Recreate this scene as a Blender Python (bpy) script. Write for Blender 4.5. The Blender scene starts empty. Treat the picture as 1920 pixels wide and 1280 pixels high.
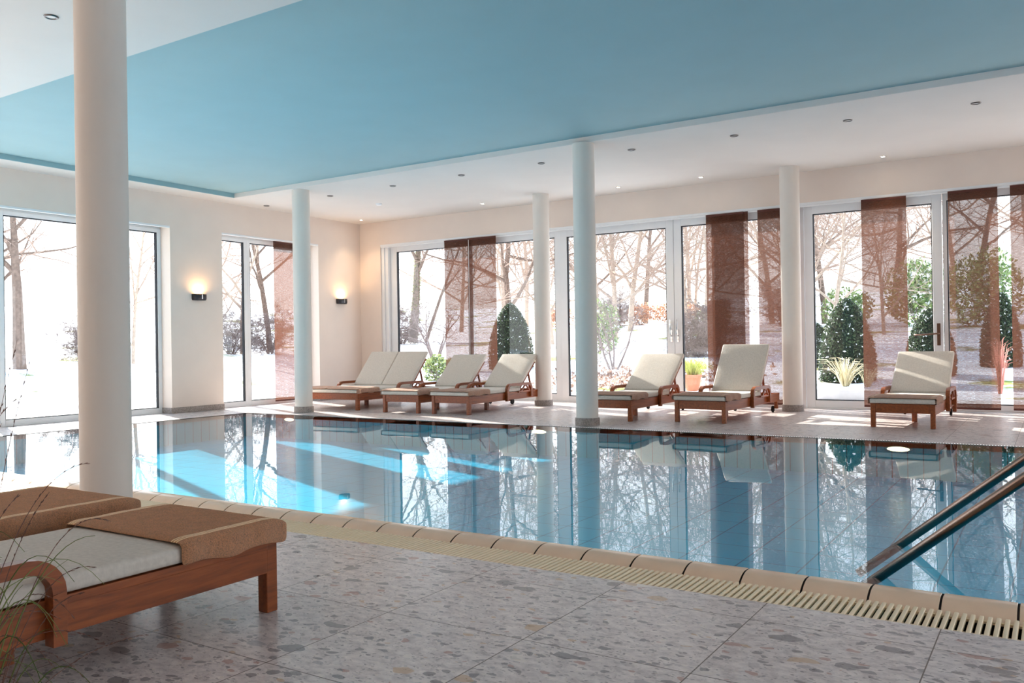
import bpy, bmesh, math, random
from mathutils import Vector, Matrix
R = math.radians
S = bpy.context.scene
COL = S.collection

# ------------------------------------------------------------------ helpers
def link(o):
    COL.objects.link(o)
    return o

def tag(o, label=None, cat=None, group=None, kind=None):
    if label: o['label'] = label
    if cat: o['category'] = cat
    if group: o['group'] = group
    if kind: o['kind'] = kind
    return o

def empty(name, loc=(0, 0, 0), rz=0.0):
    o = bpy.data.objects.new(name, None)
    o.location = loc
    o.rotation_euler = (0, 0, rz)
    o.empty_display_size = 0.1
    return link(o)

class MB:
    """collects boxes, tubes, prisms ... and links them as ONE mesh object"""
    def __init__(s):
        s.v = []; s.f = []
    def add(s, vs, fs):
        b = len(s.v)
        s.v.extend(tuple(p) for p in vs)
        s.f.extend(tuple(i + b for i in f) for f in fs)
        return s
    def box(s, x0, y0, z0, x1, y1, z1, M=None):
        vs = [(x0, y0, z0), (x1, y0, z0), (x1, y1, z0), (x0, y1, z0), (x0, y0, z1), (x1, y0, z1), (x1, y1, z1), (x0, y1, z1)]
        if M is not None: vs = [tuple(M @ Vector(p)) for p in vs]
        return s.add(vs, [(0, 3, 2, 1), (4, 5, 6, 7), (0, 1, 5, 4), (1, 2, 6, 5), (2, 3, 7, 6), (3, 0, 4, 7)])
    def quad(s, a, b, c, d):
        return s.add([a, b, c, d], [(0, 1, 2, 3)])
    def tube(s, pts, rad, n=8, caps=True):
        pts = [Vector(p) for p in pts]
        rs = rad if isinstance(rad, (list, tuple)) else [rad] * len(pts)
        vs, fs = [], []
        t0 = (pts[1] - pts[0]).normalized()
        u = t0.orthogonal().normalized()
        for i, p in enumerate(pts):
            if i == 0: t = t0
            elif i == len(pts) - 1: t = (pts[i] - pts[i - 1]).normalized()
            else: t = ((pts[i + 1] - pts[i]).normalized() + (pts[i] - pts[i - 1]).normalized()).normalized()
            u = (u - t * u.dot(t))
            u = u.normalized() if u.length > 1e-6 else t.orthogonal().normalized()
            w = t.cross(u)
            for k in range(n):
                a = 2 * math.pi * k / n
                vs.append(p + (u * math.cos(a) + w * math.sin(a)) * rs[i])
        for i in range(len(pts) - 1):
            for k in range(n):
                fs.append((i * n + k, i * n + (k + 1) % n, (i + 1) * n + (k + 1) % n, (i + 1) * n + k))
        if caps:
            fs.append(tuple(reversed(range(n))))
            fs.append(tuple((len(pts) - 1) * n + k for k in range(n)))
        return s.add(vs, fs)
    def bar(s, path, w, t, side=(1, 0, 0), caps=True):
        """flat bar of width w (along side) and thickness t following a planar path"""
        pts = [Vector(p) for p in path]; sd = Vector(side).normalized()
        vs, fs = [], []
        for i, p in enumerate(pts):
            a = pts[max(i - 1, 0)]; b = pts[min(i + 1, len(pts) - 1)]
            tt = (b - a).normalized(); nn = sd.cross(tt).normalized()
            for (x, y) in ((-1, -1), (1, -1), (1, 1), (-1, 1)):
                vs.append(p + sd * (x * w / 2) + nn * (y * t / 2))
        for i in range(len(pts) - 1):
            for k in range(4):
                fs.append((i * 4 + k, i * 4 + (k + 1) % 4, (i + 1) * 4 + (k + 1) % 4, (i + 1) * 4 + k))
        if caps:
            fs.append((3, 2, 1, 0)); e = (len(pts) - 1) * 4
            fs.append((e, e + 1, e + 2, e + 3))
        return s.add(vs, fs)
    def lathe(s, prof, n=32, c=(0, 0, 0)):
        vs, fs = [], []
        for (r, z) in prof:
            for k in range(n):
                a = 2 * math.pi * k / n
                vs.append((c[0] + r * math.cos(a), c[1] + r * math.sin(a), c[2] + z))
        for i in range(len(prof) - 1):
            for k in range(n):
                fs.append((i * n + k, i * n + (k + 1) % n, (i + 1) * n + (k + 1) % n, (i + 1) * n + k))
        return s.add(vs, fs)
    def extrude(s, prof, axis, a, b, closed=True):
        """prof: list of 2D points in the plane normal to axis; 'x' -> (y,z), 'y' -> (x,z)"""
        n = len(prof); vs = []
        for q in (a, b):
            for (p0, p1) in prof:
                vs.append((q, p0, p1) if axis == 'x' else (p0, q, p1))
        fs = [(i, (i + 1) % n, n + (i + 1) % n, n + i) for i in range(n if closed else n - 1)]
        if closed:
            fs.append(tuple(reversed(range(n)))); fs.append(tuple(range(n, 2 * n)))
        return s.add(vs, fs)
    def build(s, name, mat=None, parent=None, smooth=False, bevel=0.0, seg=2, loc=None):
        me = bpy.data.meshes.new(name)
        me.from_pydata(s.v, [], s.f)
        me.validate(clean_customdata=False)
        bm = bmesh.new(); bm.from_mesh(me)
        bmesh.ops.recalc_face_normals(bm, faces=bm.faces) if len(bm.faces) < 60000 else None
        bm.to_mesh(me); bm.free()
        if smooth:
            me.polygons.foreach_set('use_smooth', [True] * len(me.polygons))
        o = bpy.data.objects.new(name, me)
        for m in (mat if isinstance(mat, (list, tuple)) else [mat]):
            if m: me.materials.append(m)
        link(o)
        if parent: o.parent = parent
        if loc: o.location = loc
        if bevel:
            b = o.modifiers.new('bevel', 'BEVEL'); b.width = bevel; b.segments = seg; b.limit_method = 'ANGLE'; b.angle_limit = R(40)
            me.polygons.foreach_set('use_smooth', [True] * len(me.polygons))
            w = o.modifiers.new('wn', 'WEIGHTED_NORMAL'); w.keep_sharp = False
        return o

def struct(o):
    o['kind'] = 'structure'
    return o

def copy_tree(o, parent=None):
    c = o.copy(); COL.objects.link(c)
    if parent is not None: c.parent = parent
    for ch in list(o.children): copy_tree(ch, c)
    return c

# ------------------------------------------------------------------ materials
class NT:
    def __init__(s, name):
        s.m = bpy.data.materials.new(name); s.m.use_nodes = True
        s.t = s.m.node_tree; s.t.nodes.clear()
        s.out = s.n('ShaderNodeOutputMaterial')
    def n(s, typ, **kw):
        nd = s.t.nodes.new(typ)
        for k, v in kw.items(): setattr(nd, k, v)
        return nd
    def set(s, sock, val):
        if val is None: return
        if hasattr(val, 'is_output') or isinstance(val, bpy.types.NodeSocket): s.t.links.new(val, sock)
        else:
            if isinstance(val, (tuple, list)) and len(val) == 3 and sock.type == 'RGBA': val = (*val, 1)
            sock.default_value = val
    def math(s, op, a, b=None, c=None, clamp=False):
        nd = s.n('ShaderNodeMath', operation=op); nd.use_clamp = clamp
        s.set(nd.inputs[0], a)
        if b is not None: s.set(nd.inputs[1], b)
        if c is not None: s.set(nd.inputs[2], c)
        return nd.outputs[0]
    def mix(s, fac, a, b, mode='MIX'):
        nd = s.n('ShaderNodeMix', data_type='RGBA', blend_type=mode)
        s.set(nd.inputs[0], fac); s.set(nd.inputs[6], a); s.set(nd.inputs[7], b)
        return nd.outputs[2]
    def coord(s, scale=(1, 1, 1), loc=(0, 0, 0), rot=(0, 0, 0)):
        tc = s.n('ShaderNodeTexCoord'); mp = s.n('ShaderNodeMapping')
        s.t.links.new(tc.outputs['Object'], mp.inputs[0])
        mp.inputs['Scale'].default_value = scale; mp.inputs['Location'].default_value = loc; mp.inputs['Rotation'].default_value = rot
        return mp.outputs[0]
    def noise(s, vec, scale, detail=3, rough=.5, dist=0):
        nd = s.n('ShaderNodeTexNoise'); s.set(nd.inputs['Vector'], vec)
        nd.inputs['Scale'].default_value = scale; nd.inputs['Detail'].default_value = detail
        nd.inputs['Roughness'].default_value = rough; nd.inputs['Distortion'].default_value = dist
        return nd.outputs[0]
    def voro(s, vec, scale, rnd=1.0):
        nd = s.n('ShaderNodeTexVoronoi'); s.set(nd.inputs['Vector'], vec)
        nd.inputs['Scale'].default_value = scale; nd.inputs['Randomness'].default_value = rnd
        return nd
    def ramp(s, fac, stops, interp='LINEAR'):
        nd = s.n('ShaderNodeValToRGB'); cr = nd.color_ramp; cr.interpolation = interp
        while len(cr.elements) > 1: cr.elements.remove(cr.elements[-1])
        for i, (p, c) in enumerate(stops):
            e = cr.elements[0] if i == 0 else cr.elements.new(p)
            e.position = p; e.color = (*c, 1) if len(c) == 3 else c
        s.set(nd.inputs[0], fac)
        return nd.outputs[0]
    def bump(s, h, strength=.2, dist=.01):
        nd = s.n('ShaderNodeBump'); nd.inputs['Strength'].default_value = strength; nd.inputs['Distance'].default_value = dist
        s.set(nd.inputs['Height'], h)
        return nd.outputs[0]
    def bsdf(s, color, rough=.5, spec=.5, metal=0.0, normal=None, **kw):
        nd = s.n('ShaderNodeBsdfPrincipled')
        s.set(nd.inputs['Base Color'], color); s.set(nd.inputs['Roughness'], rough)
        nd.inputs['Specular IOR Level'].default_value = spec; nd.inputs['Metallic'].default_value = metal
        if normal is not None: s.set(nd.inputs['Normal'], normal)
        for k, v in kw.items(): s.set(nd.inputs[k.replace('_', ' ')], v)
        return nd.outputs[0]
    def done(s, sh):
        s.t.links.new(sh, s.out.inputs[0])
        return s.m

def srgb(r, g, b):
    f = lambda c: (c / 255 / 12.92) if c / 255 <= .04045 else ((c / 255 + .055) / 1.055) ** 2.4
    return (f(r), f(g), f(b))

def m_plain(name, col, rough=.5, spec=.5, metal=0.0, var=.06, scale=6, bump=0.0):
    t = NT(name); v = t.coord(); n = t.noise(v, scale, 4)
    dark = tuple(c * (1 - var) for c in col); lite = tuple(min(1, c * (1 + var)) for c in col)
    c = t.ramp(n, [(.3, dark), (.7, lite)])
    nm = t.bump(t.noise(v, scale * 30, 2), bump, .003) if bump else None
    return t.done(t.bsdf(c, rough, spec, metal, nm))

def m_wood():
    t = NT('wood'); v = t.coord((14, 1.2, 14)); n = t.noise(v, 3.0, 5, .6, .4)
    c = t.ramp(n, [(.25, srgb(96, 46, 20)), (.5, srgb(134, 68, 30)), (.75, srgb(158, 86, 42))])
    return t.done(t.bsdf(c, .38, .45, 0, t.bump(n, .08, .002)))

def m_fabric(name, col, k=700.0):
    t = NT(name); v = t.coord()
    w1 = t.n('ShaderNodeTexWave', wave_type='BANDS', bands_direction='X'); t.set(w1.inputs[0], v); w1.inputs['Scale'].default_value = k / 6
    w2 = t.n('ShaderNodeTexWave', wave_type='BANDS', bands_direction='Y'); t.set(w2.inputs[0], v); w2.inputs['Scale'].default_value = k / 6
    h = t.math('ADD', w1.outputs[1], w2.outputs[1])
    n = t.noise(v, 60, 4)
    c = t.ramp(n, [(.3, tuple(x * .9 for x in col)), (.7, tuple(min(1, x * 1.06) for x in col))])
    n2 = t.noise(v, 5, 3)
    hh = t.math('ADD', t.math('MULTIPLY', h, .15), n2)
    return t.done(t.bsdf(c, .9, .15, 0, t.bump(hh, .18, .006)))

def m_towel(name, col, stripe):
    t = NT(name); v = t.coord(); tc = t.n('ShaderNodeSeparateXYZ'); t.set(tc.inputs[0], v)
    n = t.noise(v, 210, 4, .8); n2 = t.noise(v, 26, 3)
    c = t.ramp(t.math('ADD', t.math('MULTIPLY', n, .85), t.math('MULTIPLY', n2, .15)), [(.34, tuple(x * .5 for x in col)), (.52, col), (.68, tuple(min(1, x * 1.35) for x in col))])
    # woven dobby bands that run along the towel near its hanging edge
    ax = t.math('ABSOLUTE', tc.outputs[0])
    b = t.math('MULTIPLY', t.math('GREATER_THAN', ax, .292), t.math('LESS_THAN', ax, .332))
    wv = t.math('SINE', t.math('MULTIPLY', ax, 470.0))
    b = t.math('MULTIPLY', b, t.math('GREATER_THAN', wv, .1))
    c = t.mix(t.math('MULTIPLY', b, .95), c, stripe)
    h = t.math('MULTIPLY', t.math('SUBTRACT', 1.0, b), t.math('ADD', n, t.math('MULTIPLY', n2, .6)))
    return t.done(t.bsdf(c, 1.0, .05, 0, t.bump(h, 1.0, .012), Sheen_Weight=.3))

TX, TY, TP, TPY = 11.395, -9.75, .596, .59
def m_floor():
    t = NT('terrazzo_tiles'); v = t.coord(); sp = t.n('ShaderNodeSeparateXYZ'); t.set(sp.inputs[0], v)
    x, y = sp.outputs[0], sp.outputs[1]
    def line(c, o, p):
        fr = t.math('FRACT', t.math('DIVIDE', t.math('SUBTRACT', c, o - 200 * p), p))
        d = t.math('MULTIPLY', t.math('MINIMUM', fr, t.math('SUBTRACT', 1.0, fr)), p)
        return t.math('LESS_THAN', d, .0021)
    g = t.math('MAXIMUM', line(x, TX, TP), line(y, TY, TPY))
    # every slab its own tint and its own stretch of stone
    ix = t.math('FLOOR', t.math('DIVIDE', t.math('SUBTRACT', x, TX - 200 * TP), TP)); iy = t.math('FLOOR', t.math('DIVIDE', t.math('SUBTRACT', y, TY - 200 * TPY), TPY))
    cb = t.n('ShaderNodeCombineXYZ'); t.set(cb.inputs[0], ix); t.set(cb.inputs[1], iy)
    wn = t.n('ShaderNodeTexWhiteNoise', noise_dimensions='2D'); t.set(wn.inputs['Vector'], cb.outputs[0])
    ad = t.n('ShaderNodeVectorMath', operation='MULTIPLY_ADD'); t.set(ad.inputs[0], wn.outputs['Color']); ad.inputs[1].default_value = (40, 40, 0); t.set(ad.inputs[2], v)
    q = ad.outputs[0]
    wb = t.n('ShaderNodeTexNoise'); t.set(wb.inputs['Vector'], q); wb.inputs['Scale'].default_value = 14; wb.inputs['Detail'].default_value = 3
    wa = t.n('ShaderNodeVectorMath', operation='MULTIPLY_ADD'); t.set(wa.inputs[0], wb.outputs['Color']); wa.inputs[1].default_value = (.05, .05, 0); t.set(wa.inputs[2], q)
    mp = t.n('ShaderNodeMapping'); t.set(mp.inputs[0], wa.outputs[0]); mp.inputs['Scale'].default_value = (1.0, 1.7, 1); mp.inputs['Rotation'].default_value = (0, 0, .5)
    q = mp.outputs[0]
    base = t.ramp(t.noise(q, 16, 8, .72), [(.30, srgb(164, 152, 150)), (.45, srgb(202, 190, 187)), (.56, srgb(222, 211, 206)), (.72, srgb(242, 232, 225))])
    def clast(scale, keep, size, stops):
        vo = t.voro(q, scale); ch = t.n('ShaderNodeSeparateColor'); t.set(ch.inputs[0], vo.outputs['Color'])
        rad = t.math('MULTIPLY', ch.outputs[1], size)
        m = t.math('MULTIPLY', t.math('LESS_THAN', ch.outputs[0], keep), t.math('LESS_THAN', vo.outputs['Distance'], rad))
        return m, t.ramp(ch.outputs[2], stops, 'CONSTANT')
    small = [(0, srgb(134, 124, 124)), (.25, srgb(224, 216, 208)), (.5, srgb(162, 152, 148)), (.7, srgb(96, 86, 88)), (.85, srgb(216, 206, 194))]
    med = [(0, srgb(92, 84, 88)), (.28, srgb(228, 218, 208)), (.48, srgb(154, 148, 152)), (.68, srgb(196, 156, 110)), (.78, srgb(104, 92, 92)), (.9, srgb(172, 116, 100))]
    c = base
    for (sc, kp, sz, st) in ((70, .5, .62, small), (24, .42, .6, med), (8.5, .26, .55, med)):
        m, cc = clast(sc, kp, sz, st); c = t.mix(t.math('MULTIPLY', m, .68), c, cc)
    c = t.mix(t.math('MULTIPLY', wn.outputs['Value'], .12), c, srgb(120, 112, 112))
    c = t.mix(g, c, srgb(92, 74, 62))
    rg = t.math('ADD', .24, t.math('MULTIPLY', t.noise(q, 40, 3), .1))
    return t.done(t.bsdf(c, rg, .5))

def m_tiles(name, ax0, ax1, p0, p1, cols, grout, gw=.004, rough=.25):
    t = NT(name); v = t.coord(); sp = t.n('ShaderNodeSeparateXYZ'); t.set(sp.inputs[0], v)
    def line(c, p):
        fr = t.math('FRACT', t.math('DIVIDE', t.math('ADD', c, 300 * p), p))
        return t.math('LESS_THAN', t.math('MULTIPLY', t.math('MINIMUM', fr, t.math('SUBTRACT', 1.0, fr)), p), gw)
    a, b = sp.outputs[ax0], sp.outputs[ax1]
    g = t.math('MAXIMUM', line(a, p0), line(b, p1))
    cb = t.n('ShaderNodeCombineXYZ'); t.set(cb.inputs[0], t.math('FLOOR', t.math('DIVIDE', a, p0))); t.set(cb.inputs[1], t.math('FLOOR', t.math('DIVIDE', b, p1)))
    wn = t.n('ShaderNodeTexWhiteNoise', noise_dimensions='2D'); t.set(wn.inputs['Vector'], cb.outputs[0])
    c = t.ramp(wn.outputs['Value'], [(0, cols[0]), (1, cols[1])])
    return t.done(t.bsdf(t.mix(g, c, grout), rough, .5))

def m_emit(name, col, s):
    t = NT(name); e = t.n('ShaderNodeEmission'); e.inputs[0].default_value = (*col, 1); e.inputs[1].default_value = s
    return t.done(e.outputs[0])

def m_glass():
    t = NT('window_glass'); tr = t.n('ShaderNodeBsdfTransparent'); gl = t.n('ShaderNodeBsdfGlossy'); gl.inputs['Roughness'].default_value = 0.0
    tr.inputs[0].default_value = (.97, .985, .98, 1)
    ge = t.n('ShaderNodeNewGeometry'); dt = t.n('ShaderNodeVectorMath', operation='DOT_PRODUCT')
    t.set(dt.inputs[0], ge.outputs['Normal']); t.set(dt.inputs[1], ge.outputs['Incoming'])
    k = t.math('POWER', t.math('SUBTRACT', 1.0, t.math('ABSOLUTE', dt.outputs['Value'])), 5.0)      # Fresnel of a thin pane, the same from both sides
    mx = t.n('ShaderNodeMixShader'); t.set(mx.inputs[0], t.math('MULTIPLY_ADD', k, .9, .06, clamp=True)); t.set(mx.inputs[1], tr.outputs[0]); t.set(mx.inputs[2], gl.outputs[0])
    return t.done(mx.outputs[0])

def m_water():
    """clear sheet of water: see-through, mirroring more the flatter one looks at it"""
    t = NT('pool_water'); v = t.coord((1, 1, 0))
    h = t.math('ADD', t.noise(v, 2.2, 2, .5), t.math('MULTIPLY', t.noise(v, 14, 2), .05))
    nm = t.bump(h, .014, .05)
    tr = t.n('ShaderNodeBsdfTransparent'); tr.inputs[0].default_value = (.72, .97, 1, 1)
    gl = t.n('ShaderNodeBsdfGlossy'); gl.inputs['Roughness'].default_value = 0; t.set(gl.inputs['Normal'], nm)
    ge = t.n('ShaderNodeNewGeometry'); dt = t.n('ShaderNodeVectorMath', operation='DOT_PRODUCT')
    t.set(dt.inputs[0], ge.outputs['Normal']); t.set(dt.inputs[1], ge.outputs['Incoming'])
    k = t.math('POWER', t.math('SUBTRACT', 1.0, t.math('ABSOLUTE', dt.outputs['Value'])), 5.0)
    mx = t.n('ShaderNodeMixShader'); t.set(mx.inputs[0], t.math('MULTIPLY_ADD', k, .98, .02, clamp=True)); t.set(mx.inputs[1], tr.outputs[0]); t.set(mx.inputs[2], gl.outputs[0])
    return t.done(mx.outputs[0])

def m_blind():
    """loosely woven brown panel fabric: holes let daylight through, threads scatter it"""
    t = NT('woven_blind_fabric'); v = t.coord((1, 1, 1))
    fine = t.noise(t.coord((5, 5, 190)), 2.0, 4, .7); mid = t.noise(t.coord((9, 9, 110)), 3.0, 3, .6); fl = t.noise(t.coord((40, 40, 500)), 1.0, 2)
    h = t.math('ADD', t.math('MULTIPLY', fine, .5), t.math('ADD', t.math('MULTIPLY', mid, .3), t.math('MULTIPLY', fl, .2)))
    fac = t.ramp(h, [(.38, (.03,) * 3), (.5, (.13,) * 3), (.6, (.30,) * 3)])
    c = t.ramp(mid, [(.3, srgb(82, 52, 42)), (.7, srgb(118, 82, 68))])
    d = t.n('ShaderNodeBsdfDiffuse'); t.set(d.inputs[0], c); tl = t.n('ShaderNodeBsdfTranslucent'); t.set(tl.inputs[0], c)
    m1 = t.n('ShaderNodeMixShader'); m1.inputs[0].default_value = .4; t.set(m1.inputs[1], d.outputs[0]); t.set(m1.inputs[2], tl.outputs[0])
    tr = t.n('ShaderNodeBsdfTransparent'); mx = t.n('ShaderNodeMixShader')
    t.set(mx.inputs[0], fac); t.set(mx.inputs[1], m1.outputs[0]); t.set(mx.inputs[2], tr.outputs[0])
    return t.done(mx.outputs[0])

def m_snow():
    t = NT('snowy_lawn'); v = t.coord(); n = t.noise(v, .35, 5, .6); n2 = t.noise(v, 14, 4)
    grass = t.ramp(n2, [(.3, srgb(88, 104, 44)), (.7, srgb(158, 160, 84))])
    f = t.ramp(t.math('ADD', t.math('MULTIPLY', n, .85), t.math('MULTIPLY', n2, .15)), [(.40, (0,) * 3), (.46, (1,) * 3)])
    c = t.mix(f, grass, (.86, .89, .94))
    return t.done(t.bsdf(c, .8, .2, 0, t.bump(n2, .4, .03)))

def m_foliage(name, a, b, white=0.0):
    """leaf colour varies from leaf to leaf; a share of leaves carries snow"""
    t = NT(name); g = t.n('ShaderNodeNewGeometry'); r = g.outputs['Random Per Island']
    c = t.ramp(r, [(0, a), (.999, b)])
    if white:
        wn = t.n('ShaderNodeTexWhiteNoise', noise_dimensions='1D'); t.set(wn.inputs['W'], r)
        c = t.mix(t.math('LESS_THAN', wn.outputs['Value'], white), c, (.9, .92, .96))
    d = t.bsdf(c, .6, .3)
    tl = t.n('ShaderNodeBsdfTranslucent'); t.set(tl.inputs[0], c)
    mx = t.n('ShaderNodeMixShader'); mx.inputs[0].default_value = .25; t.set(mx.inputs[1], d); t.set(mx.inputs[2], tl.outputs[0])
    return t.done(mx.outputs[0])

M = dict(
    wall=m_plain('warm_white_plaster', srgb(228, 214, 203), .85, .2, var=.02, scale=3, bump=.05),
    column=m_plain('column_plaster', srgb(222, 214, 205), .7, .25, var=.02, scale=3, bump=.04),
    ceil=m_plain('white_ceiling_paint', srgb(219, 214, 209), .9, .15, var=.015, scale=2),
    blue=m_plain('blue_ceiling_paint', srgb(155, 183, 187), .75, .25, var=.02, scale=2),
    frame=m_plain('white_window_lacquer', srgb(232, 233, 234), .35, .4, var=.015),
    floor=m_floor(), glass=m_glass(), water=m_water(), blind=m_blind(), wood=m_wood(),
    stone=m_plain('terrazzo_skirting', srgb(148, 138, 132), .45, .4, var=.35, scale=60),
    cushion=m_fabric('cushion_fabric', srgb(204, 197, 187)),
    towel=m_towel('brown_terry', srgb(228, 160, 110), srgb(255, 222, 170)),
    towel2=m_towel('rose_brown_terry', srgb(196, 152, 128), srgb(214, 178, 148)),
    coping=m_plain('beige_glazed_tile', srgb(238, 204, 172), .22, .5, var=.05, scale=9),
    grout=m_plain('dark_grout', srgb(42, 34, 32), .9, .1),
    grate=m_plain('cream_grate_plastic', srgb(244, 220, 184), .45, .4, var=.04),
    channel=m_plain('channel_tile', srgb(120, 96, 72), .7, .3),
    poolfloor=m_tiles('pool_floor_tiles', 0, 1, .36, .36, (srgb(42, 184, 224), srgb(50, 190, 228)), srgb(24, 124, 160), .005),
    poolwall_x=m_tiles('pool_wall_tiles', 0, 2, .14, .5, (srgb(58, 178, 190), srgb(66, 186, 198)), srgb(10, 74, 92), .0045),
    poolwall_y=m_tiles('pool_side_tiles', 1, 2, .14, .5, (srgb(58, 178, 190), srgb(66, 186, 198)), srgb(10, 74, 92), .0045),
    steel=m_plain('brushed_steel', srgb(128, 108, 98), .26, .5, 1.0, var=.04, scale=30),
    chrome=m_plain('chrome', srgb(200, 200, 200), .15, .5, 1.0, var=.02),
    bronze=m_plain('bronze_handle', srgb(112, 84, 70), .3, .5, .8, var=.05),
    darkmetal=m_plain('dark_lamp_metal', srgb(58, 58, 62), .3, .5, .6, var=.1),
    ring=m_plain('downlight_ring', srgb(96, 90, 88), .3, .5, .8, var=.05),
    lens=m_plain('downlight_lens', srgb(196, 194, 190), .25, .5),
    lit=m_emit('lit_downlight', (1.0, .80, .55), 70),
    bulb=m_emit('sconce_bulb', (1.0, .66, .32), 22),
    poollamp=m_emit('pool_lamp_glow', (1.0, .74, .46), 5),
    rubber=m_plain('black_rubber', srgb(30, 28, 28), .7, .2),
    brownbar=m_plain('brown_batten', srgb(84, 44, 36), .5, .3),
    gasket=m_plain('black_gasket', srgb(40, 40, 44), .6, .2),
    snow=m_snow(), terrace=m_plain('terrace_paving', srgb(206, 204, 204), .8, .2, var=.08, scale=4),
    bark=m_plain('bark', srgb(120, 104, 94), .9, .1, var=.3, scale=10, bump=.5),
    palebark=m_plain('pale_bark', srgb(176, 158, 142), .9, .1, var=.2, scale=8, bump=.4),
    twig=m_plain('twig_bark', srgb(164, 142, 128), .9, .1, var=.2, scale=8),
    darktwig=m_plain('dark_twig', srgb(126, 112, 108), .9, .1, var=.3, scale=12),
    ivy=m_foliage('ivy_leaf', srgb(52, 66, 36), srgb(140, 150, 92)),
    yew=m_foliage('yew_needle', srgb(28, 44, 30), srgb(74, 92, 62), .07),
    yewbody=m_plain('yew_inner', srgb(24, 34, 26), .9, .1, var=.3, scale=14),
    green=m_foliage('evergreen_leaf', srgb(70, 104, 60), srgb(176, 196, 128), .12),
    variegated=m_foliage('variegated_leaf', srgb(60, 92, 44), srgb(206, 214, 140), .04),
    beech=m_foliage('beech_leaf', srgb(186, 136, 104), srgb(232, 188, 150)),
    litter=m_foliage('leaf_litter', srgb(110, 82, 70), srgb(206, 176, 156), .12),
    strawm=m_foliage('straw', srgb(190, 174, 132), srgb(232, 222, 192)),
    lime=m_foliage('lime_grass', srgb(150, 164, 60), srgb(226, 226, 120)),
    redstem=m_foliage('red_stem', srgb(172, 104, 92), srgb(226, 164, 148)),
    terracotta=m_plain('terracotta', srgb(192, 128, 98), .8, .2, var=.1),
    blade=m_foliage('grass_blade', srgb(70, 90, 40), srgb(128, 140, 78)),
    stem=m_foliage('seed_stem', srgb(104, 74, 66), srgb(142, 108, 96)),
    pot=m_plain('planter_grey', srgb(110, 108, 106), .7, .2),
    soil=m_plain('soil', srgb(60, 48, 40), .95, .1, var=.3, scale=20),
)

# ------------------------------------------------------------------ camera
Cpos = Vector((11.75, -12.8, 1.0))
f_px, yaw, pitch, roll = 1604.0, .5684, .0037, -.0155
fw = Vector((-math.sin(yaw) * math.cos(pitch), math.cos(yaw) * math.cos(pitch), math.sin(pitch)))
rt = Vector((math.cos(yaw), math.sin(yaw), 0)); up = rt.cross(fw)
r2 = rt * math.cos(roll) + up * math.sin(roll); u2 = up * math.cos(roll) - rt * math.sin(roll)
cam = bpy.data.cameras.new('camera'); co = link(bpy.data.objects.new('camera', cam))
mw = Matrix((r2, u2, -fw)).transposed().to_4x4(); mw.translation = Cpos
co.matrix_world = mw
cam.sensor_width = 36; cam.lens = 36 * f_px / 1920; cam.clip_start = .05; cam.clip_end = 500
S.camera = co

# ------------------------------------------------------------------ room shell
H = 3.45; XE, YB = 16.0, -15.5            # ceiling height, right and back walls
WH = 3.0; WL = 2.95                       # window heads: garden wall, left wall
PX0, PX1, PY0, PY1 = 1.05, 14.6, -9.12, -3.75   # water
GRW = .25; CW = .16                       # grate, coping widths
fy0 = PY0 - CW - GRW                      # near deck edge
b = MB()
b.quad((-.4, fy0, 0), (-.4, YB, 0), (XE, YB, 0), (XE, fy0, 0))
b.quad((-.4, .3, 0), (-.4, PY1 + .02, 0), (XE, PY1 + .02, 0), (XE, .3, 0))
b.quad((-.4, PY1 + .02, 0), (-.4, fy0, 0), (PX0 - .02, fy0, 0), (PX0 - .02, PY1 + .02, 0))
b.quad((PX1, PY1 + .02, 0), (PX1, fy0, 0), (XE, fy0, 0), (XE, PY1 + .02, 0))
floor = struct(b.build('floor', M['floor'])); tag(floor, 'grey brown terrazzo tiled floor around the pool', 'floor')

RX0, RX1, RY0, RY1, RD = .5, 15.2, -8.5, -3.5, .07
b = MB()
for (x0, y0, x1, y1) in ((-.4, YB - .2, XE + .2, RY0), (-.4, RY1, XE + .2, .4), (-.4, RY0, RX0, RY1), (RX1, RY0, XE + .2, RY1)):
    b.box(x0, y0, H, x1, y1, H + RD + .25)
ceiling = struct(b.build('ceiling', M['ceil'])); tag(ceiling, 'white plaster ceiling border with recessed downlights', 'ceiling')
b = MB()
b.box(RX0 - .0, RY0, H + RD, RX1, RY1, H + RD + .2)
rp = struct(b.build('ceiling_panel', M['blue'])); tag(rp, 'pale blue recessed ceiling panel above the pool', 'ceiling')
b = MB(); t_ = .012
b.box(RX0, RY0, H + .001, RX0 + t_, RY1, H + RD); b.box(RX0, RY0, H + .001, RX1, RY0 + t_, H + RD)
fb = MB(); fb.box(RX0 + t_, RY1 - t_, H + .001, RX1, RY1, H + RD)
tag(struct(fb.build('trim_7', M['ceil'])), 'white step along the garden side of the recessed ceiling panel', 'trim')
rb = struct(b.build('trim_1', M['blue'])); tag(rb, 'thin step around the recessed ceiling panel, reflected blue put into its colour', 'trim')  # white step given the panel's blue to stand for reflected light

# garden wall (y = 0): lintel, left pier, right pier
OX0, OX1 = .53, 15.0
b = MB(); b.box(-.32, 0, -.3, OX0, .32, H + .05); b.box(OX0, 0, WH, OX1, .32, H + .05); b.box(OX1, 0, -.3, XE + .2, .32, H + .05); b.box(OX0, .0, -.3, OX1, .32, -.005)
tag(struct(b.build('wall_far', M['wall'])), 'warm white plaster wall over the garden windows', 'wall')
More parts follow.
